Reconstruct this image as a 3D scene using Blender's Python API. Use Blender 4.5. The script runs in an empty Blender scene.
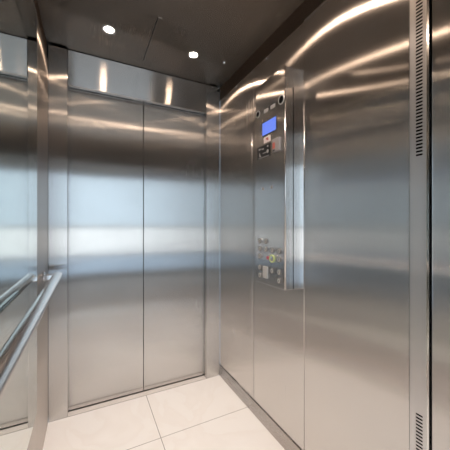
import bpy, bmesh, math, random
from mathutils import Vector, Matrix
random.seed(4)
S = bpy.context.scene
C = S.collection

# ---------------------------------------------------------------- camera
cam_d = bpy.data.cameras.new('camera'); cam = bpy.data.objects.new('camera', cam_d); C.objects.link(cam)
cam_d.sensor_width = 36; cam_d.lens = 271.47/450*36; cam_d.clip_start = 0.01
cam.location = (0, 0, 1.14); cam.rotation_euler = (math.pi/2, 0, -0.4692)
S.camera = cam
S.view_settings.view_transform = 'Standard'; S.view_settings.look = 'None'
S.view_settings.gamma = 1; S.view_settings.use_curve_mapping = False
S.view_settings.exposure = 0.12
# ---------------------------------------------------------------- world
w = bpy.data.worlds.new('world'); S.world = w; w.use_nodes = True
w.node_tree.nodes['Background'].inputs[0].default_value = (0.62, 0.80, 1.0, 1)
w.node_tree.nodes['Background'].inputs[1].default_value = 0.6
# daylight through the landing's window, behind the camera
# (lamps added in three bands, tinted to shape the reflections in the steel)
def daylight(name, z0, z1, energy, col):
    a = bpy.data.lights.new(name, 'AREA'); a.shape = 'RECTANGLE'; a.size = 2.25; a.size_y = z1-z0
    a.energy = energy; a.color = col
    ao = bpy.data.objects.new(name, a); C.objects.link(ao)
    ao.location = (0.35, -2.46, (z0+z1)/2); ao.rotation_euler = (math.pi/2, 0, 0)
daylight('daylight_sky', 1.12, 2.16, 16.5, (0.68, 0.85, 1.0))
daylight('daylight_bright_band', 0.52, 1.08, 11.0, (0.90, 0.96, 1.0))
daylight('daylight_dim_band', 0.12, 0.48, 3.4, (0.55, 0.75, 1.0))
LAMP = 92.0         # downlight emission

BEAM = 26.0          # watts of each downlight's downward beam

# ---------------------------------------------------------------- room numbers (metres)
XL, XR, YF, YB = -0.202, 0.899, 1.859, -0.24
ZC, ZW = 2.1845, 2.087
J0, J1 = -0.105, 0.790
ZD, YD = 1.975, 1.912
XC = 0.3435

# ---------------------------------------------------------------- materials
def mat(name, col, rough=0.5, metal=0.0, **k):
    m = bpy.data.materials.new(name); m.use_nodes = True
    b = m.node_tree.nodes['Principled BSDF']
    b.inputs['Base Color'].default_value = (*col, 1)
    b.inputs['Roughness'].default_value = rough
    b.inputs['Metallic'].default_value = metal
    for n, v in k.items(): b.inputs[n.replace('_', ' ')].default_value = v
    return m

def steel(name, col, rough, grain, aniso=1.0, scale=1.0, lo=0.9, hi=1.08, fine=0.93):
    """brushed stainless steel; grain = world axis the brush marks follow (0 x, 1 y, 2 z)"""
    m = mat(name, col, rough, 1.0); nt = m.node_tree; N = nt.nodes; L = nt.links
    b = N['Principled BSDF']
    b.inputs['Anisotropic'].default_value = aniso
    ge = N.new('ShaderNodeNewGeometry'); t = N.new('ShaderNodeVectorMath'); t.operation = 'CROSS_PRODUCT'
    L.new(ge.outputs['True Normal'], t.inputs[0])      # highlights spread across the brush marks
    t.inputs[1].default_value = [1.0 if i == grain else 0.0 for i in range(3)]
    L.new(t.outputs[0], b.inputs['Tangent'])
    tc = N.new('ShaderNodeTexCoord'); mp = N.new('ShaderNodeMapping')
    sc = [900, 900, 900]; sc[grain] = 3.0
    mp.inputs['Scale'].default_value = sc
    L.new(tc.outputs['Object'], mp.inputs[0])
    n = N.new('ShaderNodeTexNoise'); n.inputs['Scale'].default_value = 1.0; n.inputs['Detail'].default_value = 2
    L.new(mp.outputs[0], n.inputs['Vector'])
    r = N.new('ShaderNodeMapRange'); r.inputs['To Min'].default_value = rough*lo; r.inputs['To Max'].default_value = rough*hi
    L.new(n.outputs['Fac'], r.inputs[0])
    # faint broad smudges from cleaning
    n2 = N.new('ShaderNodeTexNoise'); n2.inputs['Scale'].default_value = 3.0; n2.inputs['Detail'].default_value = 4
    L.new(tc.outputs['Object'], n2.inputs['Vector'])
    r2 = N.new('ShaderNodeMapRange'); r2.inputs['From Min'].default_value = 0.3; r2.inputs['From Max'].default_value = 0.7
    r2.inputs['To Min'].default_value = -0.015; r2.inputs['To Max'].default_value = 0.02
    L.new(n2.outputs['Fac'], r2.inputs[0])
    ad = N.new('ShaderNodeMath'); L.new(r.outputs[0], ad.inputs[0]); L.new(r2.outputs[0], ad.inputs[1])
    L.new(ad.outputs[0], b.inputs['Roughness'])
    # the brushed layer proper: a narrow anisotropic lobe mixed over the broader one
    if fine:
        g = N.new('ShaderNodeBsdfAnisotropic'); g.distribution = 'GGX'
        g.inputs['Color'].default_value = (*col, 1); g.inputs['Anisotropy'].default_value = -0.84
        ml = N.new('ShaderNodeMath'); ml.operation = 'MULTIPLY'; ml.inputs[1].default_value = 0.85
        L.new(ad.outputs[0], ml.inputs[0]); L.new(ml.outputs[0], g.inputs['Roughness'])
        L.new(t.outputs[0], g.inputs['Tangent'])
        mx = N.new('ShaderNodeMixShader'); mx.inputs[0].default_value = fine
        L.new(b.outputs[0], mx.inputs[1]); L.new(g.outputs[0], mx.inputs[2])
        L.new(mx.outputs[0], N['Material Output'].inputs['Surface'])
    return m

STEEL = (0.78, 0.75, 0.725)
M_wall = steel('wall_steel', STEEL, 0.30, 2)
M_door = steel('door_steel', (0.70, 0.685, 0.67), 0.30, 2)
M_ret = steel('return_steel', (0.70, 0.685, 0.67), 0.30, 2)
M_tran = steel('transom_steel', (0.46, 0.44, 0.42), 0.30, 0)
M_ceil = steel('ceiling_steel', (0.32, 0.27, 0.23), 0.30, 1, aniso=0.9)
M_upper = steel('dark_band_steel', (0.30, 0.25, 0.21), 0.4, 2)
M_skirt = steel('skirting_steel', (0.70, 0.64, 0.60), 0.32, 1, aniso=0.5)
M_panel = steel('panel_steel', (0.78, 0.75, 0.725), 0.26, 2)
M_sill = mat('sill_aluminium', (0.78, 0.72, 0.67), 0.5, 0.3)
M_vent = steel('vent_strip_steel', (0.80, 0.79, 0.79), 0.42, 2, aniso=0.6, fine=0.3)
M_side = steel('mirror_frame_steel', (0.60, 0.56, 0.53), 0.30, 2, lo=1.0, hi=1.0, fine=0.6)
M_rail = mat('rail_steel', (0.80, 0.76, 0.73), 0.17, 1.0)
M_mirror = mat('mirror_glass', (0.80, 0.85, 0.82), 0.02, 1.0)
M_chrome = mat('chrome', (0.8, 0.8, 0.8), 0.15, 1.0)
M_dark = mat('dark_void', (0.003, 0.003, 0.003), 0.9, Specular_IOR_Level=0.05)
M_recess = mat('recess_paint', (0.06, 0.055, 0.05), 0.5)
M_black = mat('black_plastic', (0.01, 0.01, 0.01), 0.35)
M_white = mat('white_print', (0.8, 0.78, 0.75), 0.5)
M_red = mat('red_plastic', (0.42, 0.09, 0.13), 0.35)
M_redp = mat('red_print', (0.50, 0.13, 0.10), 0.5)
M_pink = mat('label_paper', (0.8, 0.66, 0.62), 0.5)
M_green = mat('lime_ring', (0.50, 0.58, 0.25), 0.35)
M_grey = mat('grey_plastic', (0.30, 0.27, 0.26), 0.45)
M_lgrey = mat('satin_metal_plate', (0.55, 0.53, 0.51), 0.40, 0.4)
M_collar = mat('collar_metal_shaded', (0.30, 0.29, 0.28), 0.30, 0.8)  # darkened; the shadow round each button is put into this colour
M_key = mat('button_metal', (0.72, 0.70, 0.68), 0.35, 0.5)
M_lwall = mat('landing_paint', (0.72, 0.70, 0.68), 0.8)
M_lfloor = mat('landing_floor', (0.62, 0.55, 0.50), 0.5)
def emit(name, col, s):
    m = mat(name, (0.02, 0.02, 0.02), 0.3); b = m.node_tree.nodes['Principled BSDF']
    b.inputs['Emission Color'].default_value = (*col, 1); b.inputs['Emission Strength'].default_value = s; return m
M_screen = emit('screen_blue', (0.16, 0.27, 0.98), 0.85)
M_lamp = emit('lamp_glow', (1.0, 0.72, 0.52), LAMP)

def floor_mat():
    m = mat('marble_tiles', (0.8, 0.75, 0.69), 0.25); nt = m.node_tree; N = nt.nodes; L = nt.links
    b = N['Principled BSDF']
    tc = N.new('ShaderNodeTexCoord'); sp = N.new('ShaderNodeSeparateXYZ'); L.new(tc.outputs['Object'], sp.inputs[0])
    def line(out, off, size=0.6, wd=0.0024):
        s = N.new('ShaderNodeMath'); s.operation = 'SUBTRACT'; L.new(out, s.inputs[0]); s.inputs[1].default_value = off - size/2
        w_ = N.new('ShaderNodeMath'); w_.operation = 'FLOORED_MODULO'; L.new(s.outputs[0], w_.inputs[0]); w_.inputs[1].default_value = size
        d = N.new('ShaderNodeMath'); d.operation = 'SUBTRACT'; L.new(w_.outputs[0], d.inputs[0]); d.inputs[1].default_value = size/2
        ab = N.new('ShaderNodeMath'); ab.operation = 'ABSOLUTE'; L.new(d.outputs[0], ab.inputs[0])
        lt = N.new('ShaderNodeMath'); lt.operation = 'LESS_THAN'; L.new(ab.outputs[0], lt.inputs[0]); lt.inputs[1].default_value = wd/2
        return lt.outputs[0]
    mx = N.new('ShaderNodeMath'); mx.operation = 'MAXIMUM'
    L.new(line(sp.outputs[0], 0.351), mx.inputs[0]); L.new(line(sp.outputs[1], 1.452), mx.inputs[1])
    n = N.new('ShaderNodeTexNoise'); n.inputs['Scale'].default_value = 2.6; n.inputs['Detail'].default_value = 7
    n.inputs['Distortion'].default_value = 1.6; L.new(tc.outputs['Object'], n.inputs['Vector'])
    cr = N.new('ShaderNodeValToRGB'); L.new(n.outputs['Fac'], cr.inputs[0])
    e = cr.color_ramp.elements
    e[0].position = 0.30; e[0].color = (0.88, 0.855, 0.82, 1)
    e[1].position = 0.72; e[1].color = (0.89, 0.865, 0.83, 1)
    x = e.new(0.50); x.color = (0.855, 0.82, 0.78, 1)
    x = e.new(0.46); x.color = (0.875, 0.85, 0.815, 1)
    mix = N.new('ShaderNodeMix'); mix.data_type = 'RGBA'
    L.new(mx.outputs[0], mix.inputs[0]); L.new(cr.outputs[0], mix.inputs[6]); mix.inputs[7].default_value = (0.10, 0.075, 0.06, 1)
    L.new(mix.outputs[2], b.inputs['Base Color'])
    return m
M_floor = floor_mat()

# ---------------------------------------------------------------- mesh helpers
def box(bm, x0, x1, y0, y1, z0, z1):
    r = bmesh.ops.create_cube(bm, size=1)
    bmesh.ops.transform(bm, matrix=Matrix.Translation(((x0+x1)/2, (y0+y1)/2, (z0+z1)/2)) @ Matrix.Diagonal((x1-x0, y1-y0, z1-z0, 1)), verts=r['verts'])
    return r['verts']
def tube(bm, p, q, r, seg=24, r2=None, caps=True):
    p, q = Vector(p), Vector(q); d = q-p
    v = bmesh.ops.create_cone(bm, cap_ends=caps, segments=seg, radius1=r, radius2=r if r2 is None else r2, depth=d.length)['verts']
    bmesh.ops.transform(bm, matrix=Matrix.Translation((p+q)/2) @ d.to_track_quat('Z', 'Y').to_matrix().to_4x4(), verts=v)
def lathe(bm, prof, origin, axis, seg=28):
    """revolve (radius, distance along axis) profile"""
    q = Vector(axis).to_track_quat('Z', 'Y').to_matrix().to_4x4(); T = Matrix.Translation(origin) @ q
    rings = []
    for r, h in prof:
        if r < 1e-6: rings.append([bm.verts.new(T @ Vector((0, 0, h)))])
        else: rings.append([bm.verts.new(T @ Vector((r*math.cos(i/seg*2*math.pi), r*math.sin(i/seg*2*math.pi), h))) for i in range(seg)])
    for A, B in zip(rings, rings[1:]):
        for i in range(seg):
            j = (i+1) % seg
            if len(A) == 1 and len(B) == 1: continue
            if len(A) == 1: bm.faces.new((A[0], B[i], B[j]))
            elif len(B) == 1: bm.faces.new((A[i], A[j], B[0]))
            else: bm.faces.new((A[i], A[j], B[j], B[i]))
    bmesh.ops.recalc_face_normals(bm, faces=bm.faces)
def prism(bm, pts, z0, z1):
    lo = [bm.verts.new((x, y, z0)) for x, y in pts]; hi = [bm.verts.new((x, y, z1)) for x, y in pts]
    bm.faces.new(lo[::-1]); bm.faces.new(hi)
    for i in range(len(pts)):
        j = (i+1) % len(pts); bm.faces.new((lo[i], lo[j], hi[j], hi[i]))
    bmesh.ops.recalc_face_normals(bm, faces=bm.faces)
def obj(name, bm, m, parent=None, bevel=0.0, smooth=False, seg=2):
    me = bpy.data.meshes.new(name); bm.to_mesh(me); bm.free()
    o = bpy.data.objects.new(name, me); C.objects.link(o); me.materials.append(m)
    if smooth:
        for p in me.polygons: p.use_smooth = True
    if bevel:
        b = o.modifiers.new('bevel', 'BEVEL'); b.width = bevel; b.segments = seg; b.limit_method = 'ANGLE'
        b.harden_normals = False
    if parent:
        o.parent = parent; o.matrix_parent_inverse = Matrix.Translation(-parent.location)
    return o
def bx(name, m, *b, parent=None, bevel=0.0):
    bm = bmesh.new(); box(bm, *b); return obj(name, bm, m, parent, bevel)
def lath(name, m, prof, origin, axis, parent=None, seg=28, smooth=True):
    bm = bmesh.new(); lathe(bm, prof, origin, axis, seg); o = obj(name, bm, m, parent)
    if smooth:
        for p in o.data.polygons: p.use_smooth = True
        o.data.set_sharp_from_angle(angle=math.radians(35))
    return o
def struct(o, label=None):
    o['kind'] = 'structure'
    if label: o['label'] = label
    return o
def thing(name, loc, label, cat, group=None):
    o = bpy.data.objects.new(name, None); C.objects.link(o); o.location = loc; o.empty_display_size = 0.05
    o['label'] = label; o['category'] = cat
    if group: o['group'] = group
    return o

# ================================================================ SETTING
fl = struct(bx('floor', M_floor, XL-0.03, XR+0.03, YB, YF, -0.04, 0), 'cream marble tile floor of the lift with dark grout lines')
fl['category'] = 'floor'

# ---- right wall: backing and steel panels
wr = struct(bx('wall_right', M_dark, XR+0.025, XR+0.05, YB, YF+0.02, 0, 2.30), 'right wall of the lift, clad in brushed steel panels')
PT = 0.003
def wpanel(y0, y1, side='r', z0=0.084, z1=ZW, m=M_wall):
    if side == 'r': return bx('panel', m, XR, XR+0.02, y0, y1, z0, z1, parent=wr, bevel=0.0022)
    return bx('panel', M_side, XL-0.02, XL, y0, y1, z0, z1, parent=wl, bevel=0.0022)
G = 0.0012
wpanel(1.405+G, YF-0.001)
bx('cover_strip', M_wall, XR-0.0015, XR+0.02, 1.388+G, 1.405-G, 0.03, ZW, parent=wr, bevel=0.001)
wpanel(0.960+G, 1.388-G)
wpanel(0.497, 0.960-G)
wpanel(YB+0.02, 0.4352, z1=ZW)
for y in (0.960, 1.4065):
    bm = bmesh.new(); tube(bm, (XR+0.0006, y, 0.085), (XR+0.0006, y, ZW), 0.0014, 10); obj('joint_bead', bm, M_rail, wr, smooth=True)
# pale fold running along the top of the panels
bx('edge_trim', M_rail, XR-0.001, XR+0.012, 0.497, 0.960, ZW+0.0005, ZW+0.006, parent=wr)
# slotted ventilation strip
bm = bmesh.new()
y0, y1, s0, s1 = 0.447, 0.495, 0.4585, 0.4775
x0, x1 = XR-0.002, XR-0.0006
box(bm, x0, x1, y0, s0, 0.03, ZW); box(bm, x0, x1, s1, y1, 0.03, ZW)
slots = [1.353 + 0.0106*i for i in range(69)] + [0.563 - 0.0106*i for i in range(46)]
slots = sorted(z for z in slots if z < ZW-0.02 and z > 0.08)
z = 0.03
for s in slots:
    box(bm, x0, x1, s0, s1, z, s-0.0028); z = s+0.0028
box(bm, x0, x1, s0, s1, z, ZW)
vs = obj('vent_strip', bm, M_vent, wr)
bx('slot_backing', M_dark, XR+0.001, XR+0.003, 0.447, 0.495, 0.03, ZW, parent=vs)
vs['label'] = 'narrow steel strip with slots at its top and bottom'
bx('strip_edge', M_chrome, XR-0.004, XR+0.006, 0.4405, 0.4466, 0.03, ZW, parent=wr)
# small chrome domes on the top edge of the panels
for y in (1.606, 1.255):
    lath('chrome_dot', M_chrome, [(0, 0.006), (0.004, 0.005), (0.006, 0.002), (0.006, 0)], (XR, y, ZW-0.010), (-1, 0, 0), wr)
bm = bmesh.new(); box(bm, XR-0.006, XR+0.02, YB, 0.4352, 0.0, 0.082); box(bm, XR-0.006, XR+0.02, 0.4405, YF-0.001, 0, 0.082)
struct(obj('baseboard_right', bm, M_skirt, bevel=0.0015), 'steel skirting along the right wall')

# ---- left wall
wl = struct(bx('wall_left', M_dark, XL-0.05, XL-0.025, YB, YF+0.02, 0, 2.30), 'left wall of the lift, steel with a mirror')
wpanel(1.471, YF-0.004, 'l', z0=0.0)
wpanel(YB+0.02, 1.4705, 'l', z0=0.0, z1=0.297)
mir = bx('wall_mirror', M_mirror, XL-0.012, XL+0.0005, YB+0.03, 1.470, 0.298, ZW)
mir['label'] = 'tall mirror covering the left wall behind the handrail'; mir['category'] = 'mirror'

# ---- front wall: returns, transom
wf = struct(bx('wall_front', M_dark, XL-0.05, XR+0.05, YD+0.06, YD+0.08, -0.04, 2.30), 'front wall of the lift around the sliding doors')
bx('return_panel', M_ret, XL, J0, YF, YD-0.012, 0.0, ZC-0.003, parent=wf, bevel=0.0018)
bx('return_panel', M_ret, J1, XR, YF, YD-0.012, 0.0, ZC-0.003, parent=wf, bevel=0.0018)
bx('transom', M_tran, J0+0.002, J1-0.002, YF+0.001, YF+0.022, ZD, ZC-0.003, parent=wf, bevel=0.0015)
bx('transom_lip', M_skirt, J0+0.002, J1-0.002, YF+0.022, YD-0.008, ZD+0.004, ZD+0.012, parent=wf)
bx('door_track', M_dark, J0, J1, YD-0.006, YD+0.05, ZD+0.012, ZD+0.05, parent=wf)
# ---- sliding doors
d1 = struct(bx('door_1', M_door, J0-0.04, XC-0.0022, YD, YD+0.03, 0.005, 2.02, bevel=0.0015), 'left leaf of the brushed steel lift doors')
d2 = struct(bx('door_2', M_door, XC+0.0022, J1+0.04, YD, YD+0.03, 0.005, 2.02, bevel=0.0015), 'right leaf of the brushed steel lift doors')
bm = bmesh.new(); box(bm, J0, J1, YF+0.006, YD-0.002, -0.03, -0.001); box(bm, J0, J1, YD+0.034, YD+0.055, -0.03, -0.001)
struct(obj('trim_1', bm, M_sill, bevel=0.0008), 'pale metal door sill')
struct(bx('trim_2', M_dark, XL, XR, YF, YD+0.06, -0.05, -0.031), 'dark groove under the doors')

bx('sill_groove_shade', M_dark, J0, J1, YF+0.0004, YF+0.0056, -0.03, -0.0022, parent=bpy.data.objects['trim_1'])  # dark strip filling the groove, stands for the shade inside it
# ---- ceiling
X0, X1 = -0.106, 0.812
bm = bmesh.new()
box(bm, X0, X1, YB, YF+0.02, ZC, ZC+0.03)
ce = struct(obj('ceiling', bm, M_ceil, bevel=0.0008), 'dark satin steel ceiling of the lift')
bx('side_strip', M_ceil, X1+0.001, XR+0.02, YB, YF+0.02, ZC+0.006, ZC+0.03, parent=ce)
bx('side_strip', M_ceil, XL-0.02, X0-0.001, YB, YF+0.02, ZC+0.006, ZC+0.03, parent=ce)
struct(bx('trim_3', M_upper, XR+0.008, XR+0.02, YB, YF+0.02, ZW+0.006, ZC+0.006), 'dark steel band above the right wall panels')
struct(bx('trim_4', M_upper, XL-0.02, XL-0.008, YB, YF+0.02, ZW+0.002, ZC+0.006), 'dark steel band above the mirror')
# service hatch joint: an L-shaped slot
bx('hatch_joint', M_black, 0.3145, 0.3185, 1.367, 1.766, ZC-0.0012, ZC+0.002, parent=ce)
bx('hatch_latch', M_chrome, 0.3185, 0.337, 1.364, 1.370, ZC-0.002, ZC+0.002, parent=ce)

# ---- rear of the lift: open doorway on to a daylit landing
wb = struct(bx('wall_back', M_ret, XL-0.05, -0.16, YB-0.08, YB, 0, 2.30), 'steel return beside the rear doorway')
bx('return_panel', M_ret, 0.80, XR+0.05, YB-0.08, YB, 0, 2.30, parent=wb)
bx('transom', M_ret, -0.16, 0.80, YB-0.08, YB, 2.0, 2.30, parent=wb)
struct(bx('floor.001', M_lfloor, -1.2, 1.9, -2.5, YB, -0.04, 0), 'landing floor outside the lift')
struct(bx('ceiling.002', M_lwall, -1.2, 1.9, -2.5, YB-0.08, 2.5, 2.54), 'landing ceiling')
struct(bx('wall_landing_left', M_lwall, -1.25, -1.2, -2.5, YB-0.08, 0, 2.5))
struct(bx('wall_landing_right', M_lwall, 1.9, 1.95, -2.5, YB-0.08, 0, 2.5))
bm = bmesh.new(); box(bm, -1.2, XL-0.05, YB-0.09, YB-0.08, 0, 2.5); box(bm, XR+0.05, 1.9, YB-0.09, YB-0.08, 0, 2.5); box(bm, XL-0.05, XR+0.05, YB-0.09, YB-0.081, 2.3, 2.5)
struct(obj('wall_landing_front', bm, M_lwall))
bm = bmesh.new()
box(bm, -1.2, 1.9, -2.55, -2.5, 0, 0.10); box(bm, -1.2, 1.9, -2.55, -2.5, 2.18, 2.5); box(bm, -1.2, -0.8, -2.55, -2.5, 0.10, 2.18); box(bm, 1.5, 1.9, -2.55, -2.5, 0.10, 2.18)
struct(obj('wall_landing_back', bm, M_lwall))
bm = bmesh.new()
for x in (-0.8, 0.33, 1.46): box(bm, x, x+0.04, -2.54, -2.50, 0.10, 2.18)
box(bm, -0.8, 1.5, -2.54, -2.5, 0.08, 0.12); box(bm, -0.8, 1.5, -2.54, -2.5, 1.08, 1.12); box(bm, -0.8, 1.5, -2.54, -2.5, 0.48, 0.52); box(bm, -0.8, 1.5, -2.54, -2.5, 2.16, 2.20)
struct(obj('window_1', bm, M_white), 'landing window')

# ================================================================ THINGS
# ---- ceiling downlights
def downlight(x, y, label, group=None):
    t = thing('ceiling_downlight', (x, y, ZC), label, 'ceiling light', group)
    lath('trim_ring', M_chrome, [(0.024, 0.001), (0.030, 0.0035), (0.034, 0.003), (0.036, 0.0)], (x, y, ZC), (0, 0, -1), t)
    lath('lamp', M_lamp, [(0, 0.0026), (0.015, 0.0022), (0.0238, 0.0012), (0.0238, 0)], (x, y, ZC), (0, 0, -1), t)
    l = bpy.data.lights.new('downlight_beam', 'SPOT'); l.energy = BEAM; l.color = (1.0, 0.865, 0.775)
    l.spot_size = math.radians(100); l.spot_blend = 0.8; l.shadow_soft_size = 0.02
    lo = bpy.data.objects.new('downlight_beam', l); C.objects.link(lo); lo.location = (0, 0, -0.008); lo.parent = t
    return t
downlight(0.103, 1.575, 'lit round ceiling downlight above the left door leaf, nearer the mirror')
downlight(0.581, 1.575, 'lit round ceiling downlight above the right door leaf, nearer the control panel')
for y in (0.81,):
    for x in (0.103, 0.581):
        downlight(x, y, 'lit round ceiling downlight behind the front pair, on the ' + ('mirror side' if x < 0.3 else 'control panel side'))

k = lath('ceiling_sensor', M_chrome, [(0, 0.014), (0.006, 0.013), (0.010, 0.008), (0.011, 0.0)], (0.781, 1.554, ZC), (0, 0, -1))
k['label'] = 'tiny chrome knob on the ceiling by the right-hand recess'; k['category'] = 'sensor'
t = thing('corner_sensor', (XR-0.012, YF, 2.165), 'tiny black and silver fitting at the top of the front right corner', 'sensor')
lath('housing', M_black, [(0, 0.012), (0.008, 0.012), (0.011, 0.006), (0.011, 0)], (XR-0.012, YF, 2.158), (0, -1, 0), t)
lath('lens', M_chrome, [(0, 0.010), (0.003, 0.008), (0.005, 0.004), (0.005, 0)], (XR-0.014, YF-0.008, 2.172), (0, -1, 0), t)

# ---- handrail
RX, RZ, RR = -0.142, 0.871, 0.0215
t = thing('handrail', (XL, 0.8, RZ), 'round stainless steel handrail in front of the mirror on the left', 'handrail')
bm = bmesh.new(); lathe(bm, [(0, 0), (RR-0.004, 0), (RR, 0.004), (RR, 1.766), (RR-0.004, 1.77), (0, 1.77)], (RX, -0.07, RZ), (0, 1, 0), 40)
o = obj('rail', bm, M_rail, t, smooth=True); o.data.set_sharp_from_angle(angle=math.radians(40))
for y in (1.675, -0.04):
    bm = bmesh.new(); box(bm, XL, RX-0.004, y-0.019, y+0.019, RZ-0.016, RZ+0.012)
    b = obj('bracket', bm, M_rail, t, bevel=0.003)
    bm = bmesh.new(); box(bm, XL+0.0006, XL+0.004, y-0.026, y+0.026, RZ-0.026, RZ+0.024)
    obj('wall_plate', bm, M_rail, b, bevel=0.001)

# ---- control panel
FX = 0.800
CT, CB = 1.866, 0.842
cp = thing('control_panel', (XR, 1.09, CB), 'tall projecting steel lift control panel with buttons and a blue screen on the right wall', 'control panel')
bm = bmesh.new()
prism(bm, [(XR, 0.9615), (0.892, 0.9665), (0.882, 0.970), (0.868, 0.973), (0.850, 0.9755), (0.826, 0.976), (FX, 0.974), (FX, 1.217), (XR, 1.217)], CB, CT)
obj('housing', bm, M_panel, cp, bevel=0.0022)
bm = bmesh.new(); tube(bm, (FX+0.0005, 0.9745, CB+0.001), (FX+0.0005, 0.9745, CT-0.001), 0.0036, 16); obj('corner_bead', bm, M_rail, cp, smooth=True)
bx('side_joint', M_dark, 0.8475, 0.8490, 0.9735, 0.978, CB+0.004, CT-0.09, parent=cp)
def onf(name, m, y, z, prof, seg=28, parent=cp, x=FX):
    return lath(name, m, prof, (x, y, z), (-1, 0, 0), parent, seg)
# round holes with chrome rims
for y, z, r in ((1.194, 1.721, 0.014), (1.002, 1.720, 0.018)):
    s = onf('speaker_hole', M_dark, y, z, [(0, 0.0012), (r, 0.0012), (r, 0)])
    onf('rim', M_lgrey, y, z, [(r-0.0005, 0), (r, 0.0018), (r+0.003, 0.0015), (r+0.004, 0)], parent=s)
for y in (1.121, 1.066):
    bx('indicator', M_lgrey, FX-0.0025, FX, y-0.017, y+0.017, 1.705, 1.722, parent=cp, bevel=0.001)
bx('indicator_gap', M_black, FX-0.0012, FX, 1.088, 1.099, 1.706, 1.724, parent=cp)
sb = bx('display_bezel', M_black, FX-0.0015, FX, 1.036, 1.156, 1.590, 1.661, parent=cp, bevel=0.0005)
sb.name = 'display'
bx('screen', M_screen, FX-0.0022, FX-0.0014, 1.040, 1.152, 1.594, 1.657, parent=sb)
lb = bx('notice_label', M_pink, FX-0.0012, FX, 1.086, 1.140, 1.553, 1.583, parent=cp)
bm = bmesh.new(); box(bm, FX-0.0018, FX-0.0010, 1.103, 1.121, 1.567, 1.576); box(bm, FX-0.0018, FX-0.0010, 1.100, 1.112, 1.562, 1.568)
obj('red_mark', bm, M_redp, lb)
# black sign plate with pale symbols
sg = bx('sign_plate', M_black, FX-0.0015, FX, 1.086, 1.200, 1.480, 1.545, parent=cp, bevel=0.0005)
bm = bmesh.new()
for (ya, yb, za, zb) in ((1.176, 1.184, 1.526, 1.536), (1.160, 1.170, 1.528, 1.533), (1.140, 1.152, 1.524, 1.530), (1.100, 1.112, 1.529, 1.536),
                         (1.118, 1.150, 1.503, 1.506), (1.094, 1.190, 1.483, 1.4855), (1.170, 1.178, 1.494, 1.503), (1.163, 1.174, 1.491, 1.4945), (1.175, 1.179, 1.503, 1.513)):
    box(bm, FX-0.0022, FX-0.001, ya, yb, za, zb)
tube(bm, (FX-0.0022, 1.107, 1.507), (FX-0.001, 1.107, 1.507), 0.009)
obj('symbols', bm, M_lgrey, sg)
# grey key-switch box with a reddish label
bm = bmesh.new(); box(bm, FX-0.012, FX, 1.004, 1.056, 1.486, 1.549)
kb = obj('key_box', bm, M_grey, cp, bevel=0.003)
bx('label', M_redp, FX-0.0128, FX-0.0118, 1.034, 1.052, 1.502, 1.530, parent=kb)
bx('slot', M_black, FX-0.0128, FX-0.0118, 1.036, 1.050, 1.490, 1.497, parent=kb)
for z in (1.445, 1.410): onf('screw', M_chrome, 1.089, z, [(0, 0.001), (0.003, 0.001), (0.004, 0)], 16)
for y in (1.149, 1.076): onf('recessed_dot', M_grey, y, 1.325, [(0, 0.0006), (0.008, 0.0006), (0.008, 0)], 20)
# call buttons
def button(y, z, m=M_chrome, r=0.0135):
    b = onf('button', M_key, y, z, [(0, 0.0040), (r*0.62, 0.0040), (r*0.78, 0.0030), (r*0.80, 0)])
    onf('collar', M_collar, y, z, [(r*0.82, 0.0), (r*0.84, 0.0052), (r, 0.0050), (r*1.05, 0.0)], parent=b)
    bm = bmesh.new()
    h = r*0.36
    box(bm, FX-0.0046, FX-0.0038, y-h*0.35, y+h*0.35, z-h, z+h)
    obj('raised_mark', bm, M_black, b)
    return b
C1, C2, C3, C4 = 1.175, 1.123, 1.070, 1.016
for y, z in ((C1, 1.058), (C2, 1.058), (C1, 1.018), (C2, 1.018), (C3, 1.018), (C4, 1.018), (C1, 0.979), (C4, 0.979),
             (C1, 0.921), (C3, 0.919), (C4, 0.919), (C1, 0.880), (C4, 0.880)):
    button(y, z)
g = onf('alarm_button', M_chrome, 1.070, 0.977, [(0, 0.006), (0.011, 0.006), (0.014, 0.004), (0.014, 0)]); g['label'] = 'round button in a lime green ring'
onf('ring', M_green, 1.070, 0.977, [(0.0145, 0), (0.015, 0.007), (0.019, 0.006), (0.020, 0)], parent=g)
g = onf('red_button', M_red, 1.105, 0.977, [(0, 0.005), (0.007, 0.005), (0.009, 0.003), (0.009, 0)]); g['label'] = 'small red button'
pl = bx('card_reader', M_lgrey, FX-0.005, FX, 1.106, 1.146, 0.872, 0.932, parent=cp, bevel=0.002)
for y, z in ((1.142, 0.936), (1.110, 0.936)): onf('screw', M_chrome, y, z, [(0, 0.001), (0.0025, 0.001), (0.003, 0)], 16)
# screws on the side face
for z in (1.700, 1.655, 0.990):
    lath('side_screw', M_chrome, [(0, 0.0012), (0.003, 0.001), (0.004, 0)], (0.842, 0.9755, z), (0, -1, 0), cp, 16)
